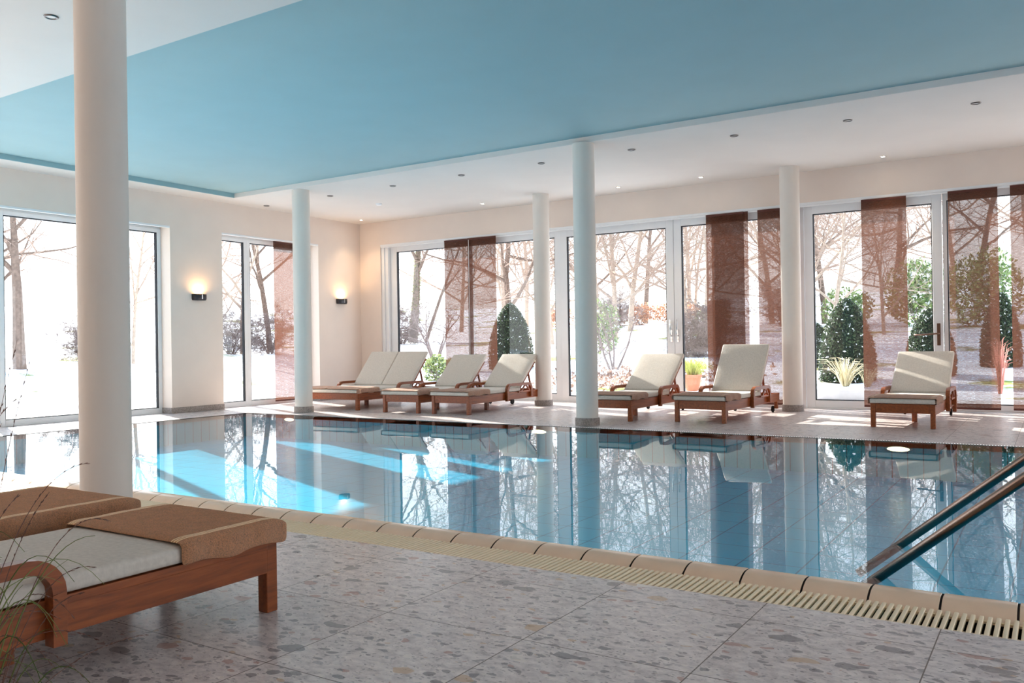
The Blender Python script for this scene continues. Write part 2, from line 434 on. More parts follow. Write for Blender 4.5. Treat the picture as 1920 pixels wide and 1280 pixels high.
# left wall (x = 0)
W1a, W1b, W2a, W2b = -15.2, -4.35, -3.36, -1.15  # large window lengthened out of view so more daylight reaches the near loungers
b = MB(); D = -.34
for (y0, y1) in ((YB - .2, W1a), (W1b, W2a), (W2b, 0.0)): b.box(D, y0, -.3, 0, y1, H + .05)
for (y0, y1) in ((W1a, W1b), (W2a, W2b)): b.box(D, y0, WL, 0, y1, H + .05); b.box(D, y0, -.3, 0, y1, -.005)
tag(struct(b.build('wall_left', M['wall'])), 'warm white plaster wall with two sconces', 'wall')
b = MB(); b.box(-.4, YB - .25, -.3, XE + .2, YB, H + .05)
tag(struct(b.build('wall_back', M['wall'])), 'white wall behind the near loungers', 'wall')
b = MB(); b.box(XE, YB, -.3, XE + .25, -13.5, H + .05); b.box(XE, -5.5, -.3, XE + .25, .3, H + .05); b.box(XE, -13.5, 2.9, XE + .25, -5.5, H + .05); b.box(XE, -13.5, -.3, XE + .25, -5.5, .0)
tag(struct(b.build('wall_right', M['wall'])), 'white wall at the right end of the pool', 'wall')

b = MB(); bt, bh = .012, .09
b.box(0, W1b, .001, bt, W2a, bh); b.box(-.29, W1b - .0, .001, .0, W1b - bt, bh); b.box(-.29, W2a, .001, 0, W2a + bt, bh); b.box(0, W2b, .001, bt, -.0, bh); b.box(-.29, W2b, .001, 0, W2b - bt, bh)
tag(struct(b.build('baseboard_left', M['stone'], bevel=.003)), 'terrazzo skirting along the left wall', 'baseboard')
b = MB(); b.box(bt, -bt, .001, OX0, 0, bh)
tag(struct(b.build('baseboard_far', M['stone'], bevel=.003)), 'terrazzo skirting in the far corner', 'baseboard')

# ------------------------------------------------------------------ windows and sliding doors
def glazing(name, label, cat, axis, p, a0, a1, z0, z1, fwid, depth=.07, bottom=None, top=None, left=None, right=None, gap=None):
    """a white frame with one pane; axis 'x': frame in plane y=p from x=a0..a1; axis 'y': in plane x=p"""
    r = empty(name, ((a0 + a1) / 2, p, 0) if axis == 'x' else (p, (a0 + a1) / 2, 0))
    tag(r, label, cat, kind='structure')
    c = (a0 + a1) / 2; lo, hi = a0 - c, a1 - c
    bo = bottom or fwid; tp = top or fwid; l = left or fwid; rr = right or fwid
    def bx(m, u0, v0, u1, v1, d0=-depth / 2, d1=depth / 2):
        if axis == 'x': m.box(u0, d0, v0, u1, d1, v1)
        else: m.box(d0, u0, v0, d1, u1, v1)
    fr = MB(); bx(fr, lo, z0, lo + l, z1); bx(fr, hi - rr, z0, hi, z1); bx(fr, lo + l, z1 - tp, hi - rr, z1); bx(fr, lo + l, z0, hi - rr, z0 + bo)
    fr.build('window_frame', M['frame'], r, bevel=.004)
    g = .012; gs = MB(); q = depth * .36
    bx(gs, lo + l, z0 + bo, lo + l + g, z1 - tp, -q, q); bx(gs, hi - rr - g, z0 + bo, hi - rr, z1 - tp, -q, q)
    bx(gs, lo + l, z1 - tp - g, hi - rr, z1 - tp, -q, q); bx(gs, lo + l, z0 + bo, hi - rr, z0 + bo + g, -q, q)
    gs.build('gasket', M['gasket'], r)
    pn = MB()
    u0, u1, v0, v1 = lo + l, hi - rr, z0 + bo, z1 - tp
    if axis == 'x': pn.quad((u0, 0, v0), (u1, 0, v0), (u1, 0, v1), (u0, 0, v1))
    else: pn.quad((0, u0, v0), (0, u1, v0), (0, u1, v1), (0, u0, v1))
    pn.build('pane', M['glass'], r)
    return r
def pull_handle(r, x, z0=1.0, z1=1.36, y=-.035):
    """long lever handle on a narrow plate"""
    h = empty('door_handle', (x, y, 0)); h.parent = r
    MB().box(-.017, -.008, z0, .017, 0, z0 + .2).build('handle_plate', M['chrome'], h, bevel=.006)
    MB().tube([(0, 0, z0 + .1), (0, -.045, z0 + .1), (0, -.052, z0 + .12), (0, -.052, z1)], .009, 8).build('lever', M['chrome'], h, smooth=True)
    MB().tube([(0, 0, z0 + .045), (0, -.014, z0 + .045)], .011, 10).build('lock_cylinder', M['chrome'], h)
    return h
YF = .13
# outer lining of the garden opening: jamb, head track
b = MB(); b.box(OX0, .0, WH - .035, OX1, .04, WH); b.box(OX0, .01, WH - .06, OX1, .035, WH - .035)
tag(struct(b.build('trim_2', M['frame'], bevel=.003)), 'white head track above the garden doors', 'trim')
b = MB(); b.box(OX0, .03, .0, OX0 + .07, .30, WH - .036); b.box(OX0 + .07, .055, .0, OX0 + .15, .30, WH - .061); b.box(OX0 + .15, .04, 0, OX1, .3, .012)
tag(struct(b.build('trim_3', M['frame'], bevel=.004)), 'white stepped jamb and sill of the garden opening', 'trim')
glazing('window_1', 'wide fixed garden window at the far left corner', 'window', 'x', YF + .03, OX0 + .15, 4.52, .012, WH, .12, top=.15, left=.16)
d1 = glazing('door_1', 'left leaf of the white sliding garden door with upright handle', 'door', 'x', YF, 4.53, 6.592, .012, WH, .125, top=.165, bottom=.09)
pull_handle(d1, 6.592 - .05 - (4.53 + 6.592) / 2)
d2 = glazing('door_2', 'right leaf of the white sliding garden door with upright handle', 'door', 'x', YF, 6.60, 8.62, .012, WH, .125, top=.16, bottom=.09)
pull_handle(d2, 6.60 + .05 - (6.60 + 8.62) / 2)
d3 = glazing('door_3', 'garden door with a bronze lever behind the right lounger', 'door', 'x', YF, 8.63, 10.44, .012, WH, .12, top=.165, bottom=.11)
h = empty('door_handle', (10.385 - (8.63 + 10.44) / 2, -.035, 0)); h.parent = d3
MB().box(-.022, -.01, .9, .022, 0, 1.2).build('handle_plate', M['bronze'], h, bevel=.008)
MB().tube([(0, 0, 1.06), (0, -.05, 1.06), (-.03, -.062, 1.06), (-.17, -.07, 1.05), (-.3, -.07, 1.045)], .011, 8).build('lever', M['bronze'], h, smooth=True)
glazing('window_2', 'garden window at the right edge behind two woven panels', 'window', 'x', YF + .02, 10.45, 12.6, .012, WH, .09, top=.14, left=.05)
glazing('window_3', 'garden window beyond the right edge of the picture', 'window', 'x', YF + .02, 12.61, 15.0, .012, WH, .1)
glazing('window_20', 'wide unseen window added at the right end for daylight', 'window', 'y', XE + .1, -13.5, -9.5, .0, 2.9, .08); glazing('window_21', 'second unseen window added at the right end for daylight', 'window', 'y', XE + .1, -9.5, -5.5, .0, 2.9, .08)  # unseen windows added to bring daylight to the near loungers
XF = -.27
for i, (a0, a1, lab) in enumerate(((W1a, -12.4, 'added pane of the large left wall window beside the near loungers, out of view'), (-12.4, -9.6, 'pane of the large left wall window, lengthened beyond the left picture edge'), (-9.6, -6.82, 'nearest visible pane of the large left wall window at the picture edge'), (-6.82, -5.47, 'middle pane of the large left wall window left of the thick near column'), (-5.47, W1b, 'farthest pane of the large left wall window, ending at the plaster pier'),
                                   (W2a, -2.64, 'left pane of the narrow window between the sconces'), (-2.64, W2b, 'right pane of the narrow window behind the slim column'))):
    glazing('window_%d' % (4 + i), lab, 'window', 'y', XF, a0, a1, .0, WL - .03, .065, top=.06, bottom=.085)
b = MB(); b.box(-.04, W1a, WL - .03, -.0, W1b, WL); b.box(-.04, W2a, WL - .03, -.0, W2b, WL); b.box(-.3, W1a, WL - .03, -.25, W1b, WL); b.box(-.3, W2a, WL - .03, -.25, W2b, WL)
tag(struct(b.build('trim_4', M['frame'], bevel=.003)), 'white head rails in the left wall windows', 'trim')

# ------------------------------------------------------------------ woven blind panels
def panel(x0, x1, y, label, wand=None, axis='x', ztop=WH - .045, z0=.05):
    w = x1 - x0
    r = empty('panel_blind', ((x0 + x1) / 2, y, 0) if axis == 'x' else (y, (x0 + x1) / 2, 0), 0 if axis == 'x' else R(90))
    tag(r, label, 'panel blind', 'brown woven panel blinds at the windows')
    f = MB(); n = 12
    for i in range(n):
        a, c = -w / 2 + w * i / n, -w / 2 + w * (i + 1) / n
        f.quad((a, .002 * math.sin(i * 1.7), z0 + .02), (c, .002 * math.sin((i + 1) * 1.7), z0 + .02), (c, 0, ztop - .01), (a, 0, ztop - .01))
    f.build('fabric', M['blind'], r)
    MB().box(-w / 2, -.004, z0, w / 2, .004, z0 + .026).build('bottom_bar', M['brownbar'], r, bevel=.002)
    MB().box(-w / 2, -.005, ztop - .03, w / 2, .005, ztop).build('top_batten', M['brownbar'], r, bevel=.002)
    hem = MB(); hem.quad((-w / 2, .006, ztop - .135), (w / 2, .006, ztop - .135), (w / 2, .006, ztop - .03), (-w / 2, .006, ztop - .03))
    hem.build('top_hem', M['blind'], r)
    if wand is not None:
        MB().tube([(wand, -.012, ztop - .03), (wand, -.012, .75)], .005, 6).build('pull_wand', M['frame'], r)
    return r
panel(2.12, 2.76, -.020, 'left of two woven panels touching beside the slim column at far left')
panel(2.67, 3.29, -.046, 'right of two woven panels touching beside the slim column at far left', wand=-.28)
panel(7.18, 7.77, -.020, 'woven panel behind the upright lounger, lying in front of another panel')
panel(7.26, 7.83, -.004, 'woven panel doubled behind the one at the upright lounger')
panel(7.98, 8.58, -.020, 'woven panel half hidden by the column right of the upright lounger')
panel(9.44, 10.02, -.020, 'woven panel behind the right lounger, left of the bronze handle')
panel(10.53, 11.11, -.020, 'woven panel just right of the bronze door handle')
panel(11.25, 11.85, -.020, 'woven panel cut off by the right picture edge')
panel(-2.2, -1.58, -.05, 'woven panel in the narrow left window behind the slim column', axis='y', ztop=WL - .035)

# ------------------------------------------------------------------ pool
PZ = -.36; WZ = -.004
pool_objs = []
b = MB(); b.quad((PX0, PY0, PZ), (PX1, PY0, PZ), (PX1, PY1, PZ), (PX0, PY1, PZ))
pool_objs.append(tag(struct(b.build('pool_floor', M['poolfloor'])), 'turquoise tiled pool floor', 'pool'))
b = MB(); b.quad((PX0, PY1, PZ), (PX1, PY1, PZ), (PX1, PY1, 0), (PX0, PY1, 0)); b.quad((PX0, PY0, PZ), (PX1, PY0, PZ), (PX1, PY0, -.005), (PX0, PY0, -.005))
pool_objs.append(tag(struct(b.build('pool_wall_long', M['poolwall_x'])), 'turquoise tiled long walls of the pool', 'pool'))
b = MB(); b.quad((PX0, PY0, PZ), (PX0, PY1, PZ), (PX0, PY1, 0), (PX0, PY0, 0)); b.quad((PX1, PY0, PZ), (PX1, PY1, PZ), (PX1, PY1, 0), (PX1, PY0, 0))
pool_objs.append(tag(struct(b.build('pool_wall_end', M['poolwall_y'])), 'turquoise tiled end walls of the pool', 'pool'))
b = MB(); b.quad((PX0, PY0, WZ), (PX1, PY0, WZ), (PX1, PY1, WZ), (PX0, PY1, WZ))
water = tag(struct(b.build('pool_water', M['water'])), 'still clear pool water mirroring the windows', 'water')
# far lip: a fine comb of teeth between deck and water
b = MB(); b.box(PX0 - .02, PY1, -.06, PX1, PY1 + .02, -.002)
x = PX0
while x < PX1:
    b.box(x, PY1 - .006, -.012, x + .014, PY1 + .02, .0); x += .024
tag(struct(b.build('trim_5', M['stone'])), 'finely notched far lip of the pool', 'trim')
b = MB(); b.box(PX0 - .02, PY0, -.06, PX0, PY1 + .02, .0)
tag(struct(b.build('trim_6', M['stone'])), 'stone lip at the left end of the pool', 'trim')
# coping tiles with dark joints
prof = []
cy = PY0 - CW
for k in range(13):
    u = k / 12
    yy = PY0 + .004 - (CW + .004) * u
    zz = .017 - .05 * abs(u - .3) ** 2.0 / .49 * (1.0 if u > .3 else .35)
    prof.append((yy, zz))
prof += [(cy, -.10), (PY0 + .004, -.10)]
b = MB(); x = 11.361 - 42 * .2525
while x < PX1:
    b.extrude(prof, 'x', x + .004, x + .2485); x += .2525
cop = tag(struct(b.build('pool_coping', M['coping'], bevel=.002, seg=1)), 'rounded beige coping tiles along the near pool edge', 'pool edge')
prof2 = [(yy, zz - .003) for (yy, zz) in prof]
MB().extrude(prof2, 'x', PX0 - .3, PX1).build('joint', M['grout'], cop)
# overflow grate
gr = empty('overflow_grate', (0, 0, 0)); tag(gr, 'cream slatted overflow grate between coping tiles and floor', 'grate')
b = MB(); x = PX0 - .3; gy1 = cy - .006; gy0 = fy0 + .006
while x < PX1:
    b.box(x, gy0, -.022, x + .0165, gy1, -.004); x += .0272
b.build('slat_row', M['grate'], gr, bevel=.003, seg=1)
b = MB()
for yy in (gy1 - .04, gy0 + .03): b.tube([(PX0 - .3, yy, -.013), (PX1, yy, -.013)], .005, 6)
b.build('cross_rod', M['grate'], gr)
b = MB(); b.box(PX0 - .32, fy0, -.14, PX1, cy, -.13); b.box(PX0 - .32, fy0 - .004, -.14, PX1, fy0, -.001); b.box(PX0 - .32, fy0, -.13, PX0 - .31, cy, 0)
tag(struct(b.build('gutter', M['channel'])), 'brown overflow gutter under the grate', 'pool edge')

# underwater lamps in the far pool wall
for (x, lab) in ((1.98, 'lit underwater lamp below the double lounger'), (6.35, 'lit underwater lamp left of the blue grey column'), (10.42, 'lit underwater lamp below the right lounger')):
    r = empty('pool_lamp', (x, PY1, -.075)); tag(r, lab, 'pool lamp', 'lamps under water in the far pool wall')
    fc = MB().lathe([(0, 0), (.105, 0), (.12, .004)], 28); fc.v = [(p[0] * .86, -.012 - p[2], p[1] * .2) for p in fc.v]
    fc.build('lamp_face', M['poollamp'], r)
    rg = MB().lathe([(.12, 0), (.12, .016), (.145, .014), (.15, 0)], 28); rg.v = [(p[0] * .86, -p[2], p[1] * .2) for p in rg.v]
    rg.build('lamp_ring', M['chrome'], r, smooth=True)

# handrails of the pool steps (right end)
sl = (0.449 / .529)
for (y, x0, lab) in ((-8.93, 11.10, 'steel handrail nearer to the coping tiles'), (-8.27, 11.09, 'steel handrail farther out over the water')):
    r = empty('handrail', (x0, y, 0)); tag(r, lab, 'handrail', 'steel handrails of the pool steps')
    pts = [(-.2, 0, -.2 * sl), (1.0, 0, 1.0 * sl), (1.06, 0, 1.04 * sl), (1.13, 0, 1.07 * sl), (1.7, 0, 1.08 * sl), (1.76, 0, 1.06 * sl), (1.79, 0, 1.0 * sl), (1.79, 0, .3)]
    MB().tube(pts, .0215, 20).build('rail_tube', M['steel'], r, smooth=True)
    MB().tube([(1.79, 0, .3), (1.79, 0, PZ)], .0215, 16).build('rail_post', M['steel'], r, smooth=True)
# pool steps at the right end
b = MB()
for k in range(3): b.box(11.9 + .32 * k, PY0 + .001, PZ, 12.22 + .32 * k, -7.9, PZ + .1 * (k + 1))
tag(struct(b.build('pool_steps', M['poolfloor'])), 'tiled steps into the pool between the handrails', 'pool')

# ------------------------------------------------------------------ columns
def column(x, y, lab, plinth=True, r=.135):
    o = empty('column', (x, y, 0)); tag(o, lab, 'column', kind='structure')
    MB().lathe([(r, .0), (r, H + .001)], 64).build('shaft', M['column'], o, smooth=True)
    p = MB().lathe([(r, .001), (r + .016, .001), (r + .016, .088), (r + .012, .092), (r, .092)], 64)
    p.build('plinth', M['stone'], o, smooth=False)
    return o
column(7.23, -9.98, 'thick round column behind the near loungers')
column(6.86, -3.45, 'blue grey round column at the far pool edge, left of the sliding door handles')
column(8.57, -.46, 'round column right of the upright lounger')
column(1.84, -3.33, 'round column at the foot of the double lounger')
column(4.64, -.73, 'round column behind the third lounger from the corner')

# ------------------------------------------------------------------ ceiling lights
def downlight(x, y, lab, lit=False, r=.047):
    o = empty('downlight', (x, y, H)); tag(o, lab, 'ceiling light', 'round recessed downlights')
    MB().lathe([(r * .72, -.004), (r * .74, -.010), (r, -.009), (r + .004, -.001)], 24).build('trim_ring', M['chrome' if lit else 'ring'], o, smooth=True)
    MB().lathe([(0.0, -.005), (r * .73, -.005)], 24).build('lens', M['lit' if lit else 'lens'], o)
    if lit:
        L = bpy.data.lights.new('downlight_beam', 'SPOT'); L.energy = 30; L.color = (1, .74, .48); L.spot_size = R(95); L.spot_blend = .8; L.shadow_soft_size = .03
        lo = link(bpy.data.objects.new('downlight_beam', L)); lo.parent = o; lo.location = (0, 0, -.03)
for (x, y, lab) in ((5.58, -9.33, 'unlit downlight at the upper left, beside the thick near column top'), (.30, -5.6, 'unlit downlight peeping out beside the thick near column'), (.33, -2.68, 'unlit downlight between the narrow window and the slim column top'),
                    (1.87, -2.72, 'unlit downlight right of the slim column top at the corner'), (3.23, -2.77, 'third unlit downlight of the long row, counted from the corner'),
                    (4.55, -2.81, 'fourth unlit downlight of the long row, counted from the corner'), (5.89, -2.82, 'unlit downlight just left of the blue grey column top'),
                    (7.22, -2.82, 'unlit downlight just right of the blue grey column top'), (8.53, -2.77, 'unlit downlight left of the column at the upright lounger'),
                    (9.80, -2.70, 'unlit downlight right of the column at the upright lounger'), (11.06, -2.64, 'unlit downlight nearest the right picture edge')):
    downlight(x, y, lab)
for (x, y, lab) in ((.46, -.46, 'lit downlight in the far corner'), (3.38, -.58, 'lit downlight above the third lounger from the corner'), (5.96, -.57, 'lit downlight above the left sliding door leaf'),
                    (7.30, -.54, 'lit downlight above the sliding door handles'), (9.80, -.42, 'lit downlight above the right lounger'), (12.1, -.42, 'lit downlight beyond the right picture edge')):
    downlight(x, y, lab, True, .04)
o = MB().lathe([(0, -.03), (.04, -.028), (.05, -.02), (.055, 0)], 24).build('smoke_detector', M['frame'], smooth=True, loc=(1.96, -1.65, H))
tag(o, 'small flat white smoke detector on the ceiling near the corner', 'smoke detector')

# ------------------------------------------------------------------ wall sconces
def sconce(y, z, lab):
    o = empty('wall_sconce', (0, y, z)); tag(o, lab, 'wall lamp', 'uplight wall sconces')
    W, Dp, hh = .125, .105, .1
    prof = []; n = 20; vs = []; fs = []
    rings = [(0.86, 0.0), (.95, .008), (1.0, .03), (1.0, hh), (.95, hh), (.9, .03), (.8, .012)]
    for (s, zz) in rings:
        for k in range(n + 1):
            a = -math.pi / 2 + math.pi * k / n
            ca, sa = math.cos(a), math.sin(a)
            vs.append((Dp * s * (abs(ca) ** .6), W * s * math.copysign(abs(sa) ** .8, sa), zz))
    m = n + 1
    for i in range(len(rings) - 1):
        for k in range(n): fs.append((i * m + k, i * m + k + 1, (i + 1) * m + k + 1, (i + 1) * m + k))
    fs.append(tuple(range(m - 1, -1, -1))); fs.append(tuple((len(rings) - 1) * m + k for k in range(m)))
    MB().add(vs, fs).build('bowl', M['darkmetal'], o, smooth=True)
    MB().box(0, -.012, .012, .004, .012, hh - .01).build('bracket', M['chrome'], o)
    MB().box(.1, -.006, .02, .1075, .006, hh - .004).build('seam', M['chrome'], o)
    MB().tube([(.045, -.05, .055), (.045, .05, .055)], .012, 10).build('bulb', M['bulb'], o, smooth=True)
    L = bpy.data.lights.new('sconce_light', 'SPOT'); L.energy = 17; L.color = (1, .58, .26); L.spot_size = R(172); L.spot_blend = 1.0; L.shadow_soft_size = .05
    lo = link(bpy.data.objects.new('sconce_light', L)); lo.parent = o; lo.location = (.055, 0, .085); lo.rotation_euler = (R(180), 0, 0)
sconce(-3.84, 1.795, 'lit dark wall sconce on the pier between the left windows')
sconce(-.57, 1.84, 'lit dark wall sconce beside the far corner')

# ------------------------------------------------------------------ loungers
CT = .335
def back_matrix(y, z, ang): return Matrix.Translation((0, y, z)) @ Matrix.Rotation(ang, 4, 'X')
def softbox(mb, x0, y0, z0, x1, y1, z1, M_=None, puff=.008, n=8):
    """box with a slightly domed top, as a filled cushion has"""
    vs, fs = [], []
    for top in (0, 1):
        for j in range(n + 1):
            for i in range(n + 1):
                u, v = i / n, j / n
                e = (1 - (2 * u - 1) ** 6) * (1 - (2 * v - 1) ** 6)
                z = (z1 - puff + puff * e) if top else z0
                vs.append((x0 + (x1 - x0) * u, y0 + (y1 - y0) * v, z))
    m = n + 1; q = m * m
    for j in range(n):
        for i in range(n):
            a = j * m + i
            fs.append((a, a + m, a + m + 1, a + 1)); fs.append((q + a, q + a + 1, q + a + m + 1, q + a + m))
    for i in range(n):
        fs.append((i, i + 1, q + i + 1, q + i)); fs.append((n * m + i + 1, n * m + i, q + n * m + i, q + n * m + i + 1))
        fs.append(((i + 1) * m, i * m, q + i * m, q + (i + 1) * m)); fs.append((i * m + n, (i + 1) * m + n, q + (i + 1) * m + n, q + i * m + n))
    if M_ is not None: vs = [tuple(M_ @ Vector(p)) for p in vs]
    return mb.add(vs, fs)
def lounger(x, y, rz, ang, label, w=.67, nb=1, blen=.76):
    r = empty('sun_lounger', (x, y, 0), rz); tag(r, label, 'sun lounger', 'teak sun loungers with off white cushions')
    hw = w / 2; z0, z1 = .152, .268
    for s in (-1, 1):
        rl = MB().box(s * hw - (.028 if s > 0 else 0), .05, z0, s * hw + (0 if s > 0 else .028), 2.0, z1)
        rl.box(s * hw - (.0 if s > 0 else .003), .05, z1 - .027, s * hw + (.003 if s > 0 else 0), 2.0, z1)
        rl.build('side_rail', M['wood'], r, bevel=.004)
        MB().box(s * hw - (.052 if s > 0 else -.0), 0, 0, s * hw + (.0 if s > 0 else .052), .052, z1).build('leg', M['wood'], r, bevel=.005)
        MB().box(s * hw - (.045 if s > 0 else -.0), 1.90, .05, s * hw + (0 if s > 0 else .045), 1.945, z0 + .002).build('leg', M['wood'], r, bevel=.005)
        wh = MB().tube([(s * (hw - .075), 1.90, .045), (s * (hw - .05), 1.90, .045)], .045, 20); wh.build('wheel', M['rubber'], r, bevel=.005)
        # armrest: bent flat bar with an A brace under its rear half
        xa = s * (hw + .024); top = .392; pth = [(xa, .87, .135), (xa, .87, .29)]
        for k in range(7):
            a = math.pi - (math.pi / 2) * k / 6
            pth.append((xa, .96 + .09 * math.cos(a), top - .10 + .09 * math.sin(a)))
        for k in range(7):
            a = math.pi / 2 - (math.pi / 2) * k / 6
            pth.append((xa, 1.42 + .08 * math.cos(a), top - .095 + .08 * math.sin(a) + .004))
        pth.append((xa, 1.50, .17))
        arm = MB().bar(pth, .046, .042).build('armrest', M['wood'], r, bevel=.006)
        br = MB().bar([(xa, 1.22, .255), (xa, 1.36, .375)], .02, .024).bar([(xa, 1.48, .255), (xa, 1.36, .375)], .02, .024).bar([(xa, 1.16, .262), (xa, 1.49, .262)], .022, .02)
        br.build('arm_brace', M['wood'], arm, bevel=.002)
    MB().box(-hw + .052, .008, z0 + .012, hw - .052, .04, z1).build('foot_rail', M['wood'], r, bevel=.004)
    MB().box(-hw + .03, 1.965, z0 + .01, hw - .03, 1.998, z1).build('head_rail', M['wood'], r, bevel=.004)
    MB().box(-.028, .82, 0, .028, .87, z0 + .01).box(-hw + .03, .825, z0 + .01, hw - .03, .865, z0 + .06).build('middle_leg', M['wood'], r, bevel=.004)
    sl_ = MB(); yy = .07
    while yy < 1.22: sl_.box(-hw + .03, yy, z1 - .028, hw - .03, yy + .055, z1 - .006); yy += .075
    sl_.build('slat_base', M['wood'], r)
    st = MB(); softbox(st, -hw - .006, -.028, z1 + .004, hw + .006, 1.25, CT)
    st.build('seat_cushion', M['cushion'], r, bevel=.017, seg=3)
    cwid = (w + .0) / nb
    for k in range(nb):
        c0 = -w / 2 + cwid * k + .004; c1 = c0 + cwid - .008
        Mx = back_matrix(1.215, CT - .052, ang)
        bc = MB(); softbox(bc, c0, .03, .0, c1, blen, .062, Mx)
        bc.build('back_cushion', M['cushion'], r, bevel=.017, seg=3)
        bf = MB(); bf.box(c0 + .01, .02, -.028, c0 + .05, blen - .12, -.003, Mx); bf.box(c1 - .05, .02, -.028, c1 - .01, blen - .12, -.003, Mx)
        q = .05
        while q < blen - .13: bf.box(c0 + .05, q, -.022, c1 - .05, q + .05, -.006, Mx); q += .075
        bf.build('back_frame', M['wood'], r, bevel=.003)
        pv = Mx @ Vector((0, .45, -.03))
        for cx in (c0 + .065, c1 - .065): MB().bar([(cx, pv.y, pv.z), (cx, pv.y + .1, .24)], .025, .02).build('back_prop', M['wood'], r)
    return r
def towel(x, y, rz, label, w=.70, length=.45, mat='towel', off=0.0, drop=(.07, .07), seed=1):
    """terry towel folded over the foot of a cushion, hanging down at the sides it reaches"""
    rnd = random.Random(seed); th = .014; zt = CT + .004; hw = w / 2
    prof = []; rr = .018
    if drop[0] > 0:
        prof += [(-hw, zt - drop[0]), (-hw, zt - drop[0] * .5)]
        prof += [(-hw + rr - rr * math.cos(a), zt - rr + rr * math.sin(a)) for a in (0, math.pi / 6, math.pi / 3, math.pi / 2)]
    else: prof += [(-hw, zt)]
    for k in range(1, 14): prof.append((-hw + rr + (w - 2 * rr) * k / 14, zt))
    if drop[1] > 0:
        prof += [(hw - rr + rr * math.sin(a), zt - rr + rr * math.cos(a)) for a in (0, math.pi / 6, math.pi / 3, math.pi / 2)]
        prof += [(hw, zt - drop[1] * .5), (hw, zt - drop[1])]
    else: prof += [(hw, zt)]
    n = len(prof); ny = 16; vs = []; fs = []
    for lay in (0, 1):
        for j in range(ny + 1):
            v = j / ny; yy = -.034 + length * v
            for i, (px, pz) in enumerate(prof):
                i0, i1 = max(i - 1, 0), min(i + 1, n - 1)
                tx, tz = prof[i1][0] - prof[i0][0], prof[i1][1] - prof[i0][1]; l = math.hypot(tx, tz) or 1
                nx, nz = -tz / l, tx / l
                edge = .55 if j in (0, ny) else 1
                side = abs(px) > hw - .004
                wob = (.004 * math.sin(7 * v + seed) + .006 * math.sin(19 * v + seed * 2)) * (1 if side else .25)
                d = (th * edge if lay else 0) + wob * (1 if side else .6) + (rnd.uniform(-.0012, .0012) if lay else 0) + .001
                zz = pz + nz * d
                if side and (i == 0 or i == n - 1): zz += .008 * math.sin(11 * v + seed)
                # the foot edge droops a little over the end of the cushion
                if j == 0 and not side: zz -= .010
                if j == 1 and not side: zz -= .003
                vs.append((px + nx * d, yy, zz))
    q = (ny + 1) * n
    for j in range(ny):
        for i in range(n - 1):
            a = j * n + i
            fs.append((a, a + n, a + n + 1, a + 1)); fs.append((q + a, q + a + 1, q + a + n + 1, q + a + n))
    for j in range(ny):
        for i in (0, n - 1):
            a = j * n + i; fs.append((a, a + n, q + a + n, q + a))
    for i in range(n - 1):
        for j in (0, ny):
            a = j * n + i; fs.append((a, a + 1, q + a + 1, q + a))
    o = MB().add(vs, fs).build('folded_towel', M[mat], smooth=True)
    sb = o.modifiers.new('sub', 'SUBSURF'); sb.levels = 1; sb.render_levels = 2
    o.location = (x + off * math.cos(rz), y + off * math.sin(rz), 0); o.rotation_euler = (0, 0, rz)
    tag(o, label, 'towel', 'towels folded over the lounger ends')
    return o

LG = [(1.80, -2.78, R(2), R(52), 'double width teak lounger with two raised backs in the far corner', 1.27, 2, .76, 1.14),
      (3.40, -2.87, R(3), R(44), 'teak lounger beside the double one, second from the far corner', .67, 1, .76, 1.14),
      (4.30, -2.83, R(1), R(44), 'teak lounger in front of the slim column, third from the far corner', .67, 1, .76, 1.14),
      (6.835, -2.85, R(1), R(38), 'low reclined teak lounger half hidden by the blue grey column', .67, 1, .83, 1.06),
      (8.00, -2.65, R(-3), R(55), 'teak lounger with the most upright back, before the doubled panels', .67, 1, .79, 1.0),
      (10.266, -2.39, R(-1), R(38), 'teak lounger standing alone at the right', .67, 1, .83, 1.0),
      (8.885, -10.53, R(180), R(40), 'large teak lounger in the foreground with armrest in view', .67, 1, .76, 1.0),
      (7.94, -10.51, R(180), R(40), 'teak lounger at the left edge beyond the foreground one', .67, 1, .76, 1.0)]
for (x, y, rz, a, lab, w, nb, bl, ls) in LG: lounger(x, y, rz, a, lab, w, nb, bl).scale = (1, ls, 1)
towel(1.80, -2.78, R(2), 'folded towel on the left half of the double lounger', w=.64, length=.5, mat='towel2', off=-.325, drop=(.07, 0), seed=3).scale = (1, 1.14, 1)
towel(1.80, -2.78, R(2), 'folded towel on the right half of the double lounger', w=.64, length=.5, mat='towel2', off=.325, drop=(0, .07), seed=4).scale = (1, 1.14, 1)
for i, (k, lab) in enumerate(((1, 'folded towel on the second lounger from the far corner'), (2, 'folded towel on the third lounger from the far corner'), (3, 'folded towel on the low reclined lounger by the blue grey column'),
                              (4, 'folded towel on the lounger with the most upright back'), (5, 'folded towel on the lounger standing alone at the right'))):
    x, y, rz = LG[k][:3]; towel(x, y, rz, lab, mat='towel2', length=.5, seed=5 + i).scale = (1, LG[k][8], 1)
towel(LG[6][0], LG[6][1], LG[6][2], 'large brown terry towel on the foreground lounger', seed=11, w=.702, length=.47, drop=(.075, .075))
towel(LG[7][0], LG[7][1], LG[7][2], 'brown striped terry towel on the lounger at the left edge', seed=12, w=.702, length=.62, drop=(.075, .075))

